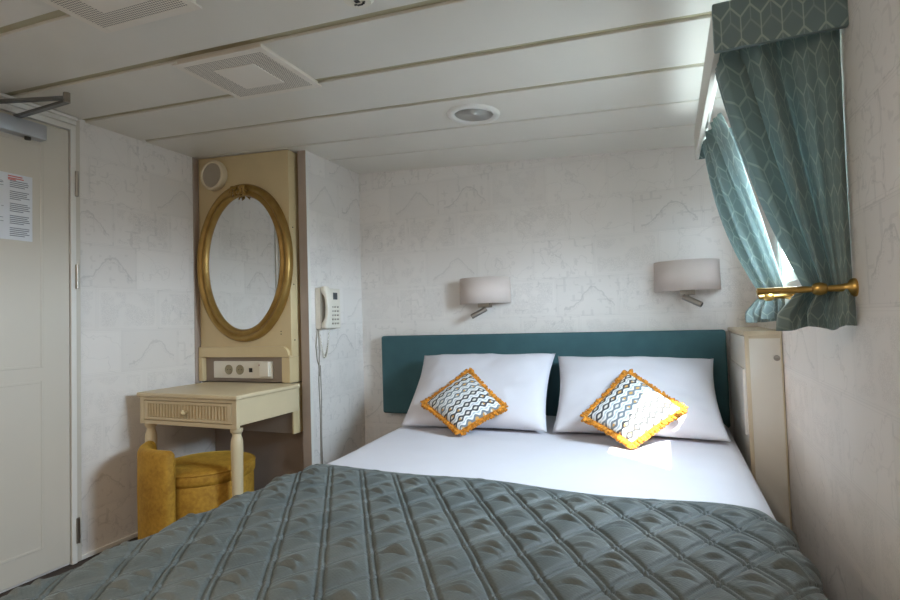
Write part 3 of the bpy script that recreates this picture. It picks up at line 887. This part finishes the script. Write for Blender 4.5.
# ------------------------------------------------------------------ corner cabinet
cb = empty('corner_cabinet', (.33, 2.64, 0), 'narrow white cabinet in the corner between the headboard and outer wall', 'cabinet')
cx0, cx1, cy0, cy1, cz1 = .272, XR-.002, 2.350, YB-.002, .992
B().box(cx0+.012, cx1, cy0+.012, cy1, .0, cz1-.012, .001).build('carcass', 'cab', cb)
B().box(cx0-.004, cx1, cy0-.004, cy1, cz1-.014, cz1+.004, .002).build('cabinet_top', 'cab_edge', cb)
b = B(); b.box(cx0, cx0+.014, cy0, cy0+.0135, 0, cz1-.0145, .001); b.box(cx1-.006, cx1-.0005, cy0, cy0+.0135, 0, cz1-.0145, .001); b.box(cx0+.0142, cx1-.0062, cy0+.0005, cy0+.013, cz1-.026, cz1-.0145, .001)
b.build('edge_band', 'cab_edge', cb)
fp = B().box(cx0+.014, cx1-.006, cy0+.003, cy0+.014, .02, cz1-.026, .001).build('front_panel', 'cab', cb)
B().lathe([(0, 0), (.011, 0), (.011, .005), (.008, .008), (0, .009)], (cx1-.020, cy0+.003, .890), 20, 'Y').build('lock', 'steel', fp, smooth=True, angle=40)
B().box(cx0-.007, cx0+.011, cy0+.055, cy1-.03, .58, .842, .003).build('side_flap', 'white_paint', cb)
B().box(cx0+.002, cx0+.012, cy0+.02, cy1-.01, .0, cz1-.02, .001).build('side_panel', 'cab', cb)

# ------------------------------------------------------------------ pelmet and curtains
pm = empty('curtain_pelmet', (.26, 1.88, 1.70), 'teal hexagon-patterned pelmet box over the window', 'pelmet')
PX0, PY0, PY1, PZ0, PZ1 = .131, 1.412, 2.40, 1.709, 1.822
B().box(PX0, PX0+.014, PY0+.010, PY1, PZ0, PZ1, .002).build('fascia', 'pelmet_board', pm)
def cloth_box(x0, x1, y0, y1, z0, z1):
    b = B(); t = bmesh.new(); bmesh.ops.create_cube(t, size=1)
    for v in t.verts: v.co = Vector(((x0+x1)/2+v.co.x*(x1-x0), (y0+y1)/2+v.co.y*(y1-y0), (z0+z1)/2+v.co.z*(z1-z0)))
    bmesh.ops.bevel(t, geom=t.edges[:], offset=.004, segments=2, profile=.5, affect='EDGES')
    L = t.loops.layers.uv.new('UVMap')
    for f in t.faces:
        for lp in f.loops:
            c = lp.vert.co; lp[L].uv = (c.x if abs(f.normal.y) > .5 else c.y, c.z+.01)
    b.add(t); b.uv = b.bm.loops.layers.uv.active; return b
cloth_box(PX0-.001, XR, PY0-.006, PY0+.010, PZ0-.004, PZ1+.002).build('near_return', 'pelmet', pm)
cloth_box(PX0, XR, PY1-.012, PY1, PZ0, PZ1).build('far_return', 'pelmet', pm)

def curtain(name, top, tie, tail, ztop, ztie, zbot, nf, amp, w_pow, width, label, seed, inw, ampt=.3, edge_pow=None):
    NU, NV = 220, 90; VT = .80
    def f(u, v):
        fold = math.sin(2*PI*nf*u+1.2*math.sin(2*PI*u*1.7+seed))+.18*math.sin(2*PI*nf*2.3*u+seed*2+v*3)
        T = path(top, u); K = path(tie, u); D = path(tail, u)
        if v < VT:
            t = v/VT; z = lerp(ztop, ztie, t)
            w = t**(w_pow[0]+(w_pow[1]-w_pow[0])*min(1, u*1.8)) if u < .555 else t**w_pow[1]
            c = T.lerp(K, w)
            a = amp*lerp(.75, ampt, t**2)*(1+.5*math.sin(PI*t))
            drift = .25*math.sin(5*u+seed+t*2.0)*amp*math.sin(PI*t)
            sag = inw*math.sin(PI*t)
            a *= .35+.65*min(1, u/.18)
            hd = 1 if t > .06 else 0
            extra = (.004*math.sin(2*PI*nf*3.4*u) if t < .07 else 0)
        else:
            t = (v-VT)/(1-VT); z = lerp(ztie, zbot, t)
            c = K.lerp(D, min(1, t*1.6)**.7)
            a = amp*lerp(ampt, .95, min(1, t*1.7)); drift = 0; sag = 0; extra = .006*math.sin(2*PI*nf*2.7*u+t*3)*t
            z += .006*math.sin(2*PI*nf*u*.7+seed)*t
        # fold direction: across the local run of the cloth
        du = .01; T2 = path(top, min(1, u+du)); T1 = path(top, max(0, u-du))
        K2 = path(tie, min(1, u+du)); K1 = path(tie, max(0, u-du))
        tt = min(1, v/VT)
        tan = (T2-T1).normalized().lerp((K2-K1).normalized(), tt)
        n = Vector((-tan.y, tan.x, 0)).normalized()
        p = Vector((c.x, c.y, 0))+n*(fold*a+drift+extra)+Vector((-sag, 0, 0))*0
        p.x = min(p.x, XR-.004)
        return Vector((p.x, p.y, z))
    b = B(); b.grid(f, NU, NV, lambda u, v: (u*width, (1-v)*.74))
    o = b.build(name, 'curtain', smooth=True, mods=(solid(.0016, 0),))
    tag(o, label, 'curtain', 'teal window curtains')
    return o
curtain('curtain', [(.158, 1.61), (.158, 1.495), (.182, 1.470), (.396, 1.462)], [(.318, 1.545), (.325, 1.515), (.345, 1.505), (.396, 1.478)],
        [(.285, 1.56), (.282, 1.51), (.33, 1.475), (.398, 1.465)], 1.745, 1.128, 1.030, 3.2, .030, (1.35, 1.0), .62, 'teal lattice-patterned curtain nearest the camera tied back at the wall', 1.0, .0, .55)
curtain('curtain', [(.192, 1.94), (.170, 2.04), (.168, 2.24), (.174, 2.365), (.30, 2.380)], [(.388, 2.17), (.372, 2.20), (.350, 2.235), (.336, 2.275), (.385, 2.345)],
        [(.396, 2.15), (.365, 2.19), (.32, 2.23), (.285, 2.28), (.37, 2.34)], 1.735, 1.128, 1.035, 3.8, .019, (.80, 1.7), .60, 'backlit teal curtain at the far side of the window by the lamp', 2.4, .0, .55)
rl = B().tube([(.36, 1.455, 1.748), (.19, 1.455, 1.748), (.158, 1.49, 1.748), (.158, 2.30, 1.748)], .006, 8)
rl = rl.build('curtain_rail', 'white_paint', smooth=True, angle=40); tag(rl, 'slim white curtain rail behind the pelmet above both curtains', 'curtain rail')

def holdback(y, z, L, ball, label):
    r = empty('curtain_holdback', (XR, y, z), label, 'curtain holdback', 'brass curtain holdbacks')
    B().lathe([(0, 0), (.021, 0), (.022, .004), (.018, .010), (.012, .014), (.0085, .022), (.0075, .04), (0, .04)], (0, 0, 0), 24, 'X', mat=None).build('flange', 'brass', None) if False else None
    def lx(prof, name):
        b = B(); rings = []
        b.lathe([(q, -h) for q, h in prof], (XR, y, z), 22, 'X'); b.build(name, 'brass', r, smooth=True, angle=45)
    lx([(0, .0), (.021, .0), (.022, .004), (.018, .011), (.012, .016), (.009, .026), (.0075, .05), (.007, ball)], 'wall_flange')
    lx([(.0065, ball-.016), (.012, ball-.013), (.0145, ball-.006), (.0155, ball), (.0145, ball+.007), (.011, ball+.013), (.0065, ball+.016)], 'ball')
    if L > ball: lx([(.0065, ball+.01), (.0080, ball+.03), (.0075, L-.02), (.0085, L-.012), (.0085, L-.002), (0, L)], 'arm')
    return r
holdback(1.470, 1.122, .200, .070, 'long brass curtain holdback arm across the curtain nearest the camera')
holdback(2.110, 1.122, .100, .075, 'short brass holdback behind the far curtain')

# ------------------------------------------------------------------ camera
cam = bpy.data.cameras.new('camera'); co = bpy.data.objects.new('camera', cam); COL.objects.link(co)
Rv = ((0.922817, 0.383991, -0.030981), (0.04286, -0.022415, 0.99883), (-0.382847, 0.923065, 0.037142))
r_, u_, f_ = [Vector(q) for q in Rv]
co.matrix_world = Matrix(((r_.x, u_.x, -f_.x, 0), (r_.y, u_.y, -f_.y, 0), (r_.z, u_.z, -f_.z, 1.077), (0, 0, 0, 1)))
cam.sensor_fit = 'HORIZONTAL'; cam.sensor_width = 36; cam.lens = 524.743/900*36; cam.clip_start = .02
SC.camera = co

# ------------------------------------------------------------------ light
wd = bpy.data.worlds.new('World'); SC.world = wd; wd.use_nodes = True
bg = wd.node_tree.nodes['Background']; bg.inputs[1].default_value = 62.0
_x, _y, _z = sep(wd.node_tree, coord(wd.node_tree, 'Generated'))
wd.node_tree.links.new(mix(wd.node_tree, _z.step(-.06, .06), (.12, .14, .15, 1), (.71, .85, 1.0, 1)), bg.inputs[0])
def portal(w):
    l = bpy.data.lights.new('window_daylight', 'AREA'); l.shape = 'RECTANGLE'; l.size = w[3]-w[2]; l.size_y = w[1]-w[0]
    l.cycles.is_portal = True
    o = bpy.data.objects.new('window_daylight', l); COL.objects.link(o)
    o.location = (XR+.085, (w[0]+w[1])/2, (w[2]+w[3])/2); o.rotation_euler = (0, PI/2, 0)
    return o
portal(WIN)
# low sun through the gap between the curtains
sun = bpy.data.lights.new('sun', 'SUN'); sun.energy = 26; sun.angle = math.radians(.6); sun.color = (1.0, .93, .82)
so_ = bpy.data.objects.new('sun', sun); COL.objects.link(so_)
so_.rotation_euler = (Vector((-.20, 2.313, .54))-Vector((.42, 1.82, 1.53))).to_track_quat('-Z', 'Y').to_euler()
# unseen warm fill lights added below the deckhead, behind the camera
for i, (x, y, e) in enumerate(((-1.6, -.35, 12), (-.55, -.35, 12))):
    l = bpy.data.lights.new('fill_light', 'AREA'); l.shape = 'DISK'; l.size = .22; l.energy = e; l.color = (1.0, .88, .74)
    o = bpy.data.objects.new('fill_light', l); COL.objects.link(o); o.location = (x, y, CZ(x)-.02)

SC.view_settings.view_transform = 'Standard'; SC.view_settings.look = 'None'
SC.view_settings.gamma = 1.0; SC.view_settings.use_curve_mapping = False; SC.view_settings.exposure = 0.23
SC.cycles.use_denoising = True
SC.cycles.max_bounces = 10; SC.cycles.diffuse_bounces = 6; SC.cycles.transparent_max_bounces = 12
SC.cycles.sample_clamp_indirect = 8.0
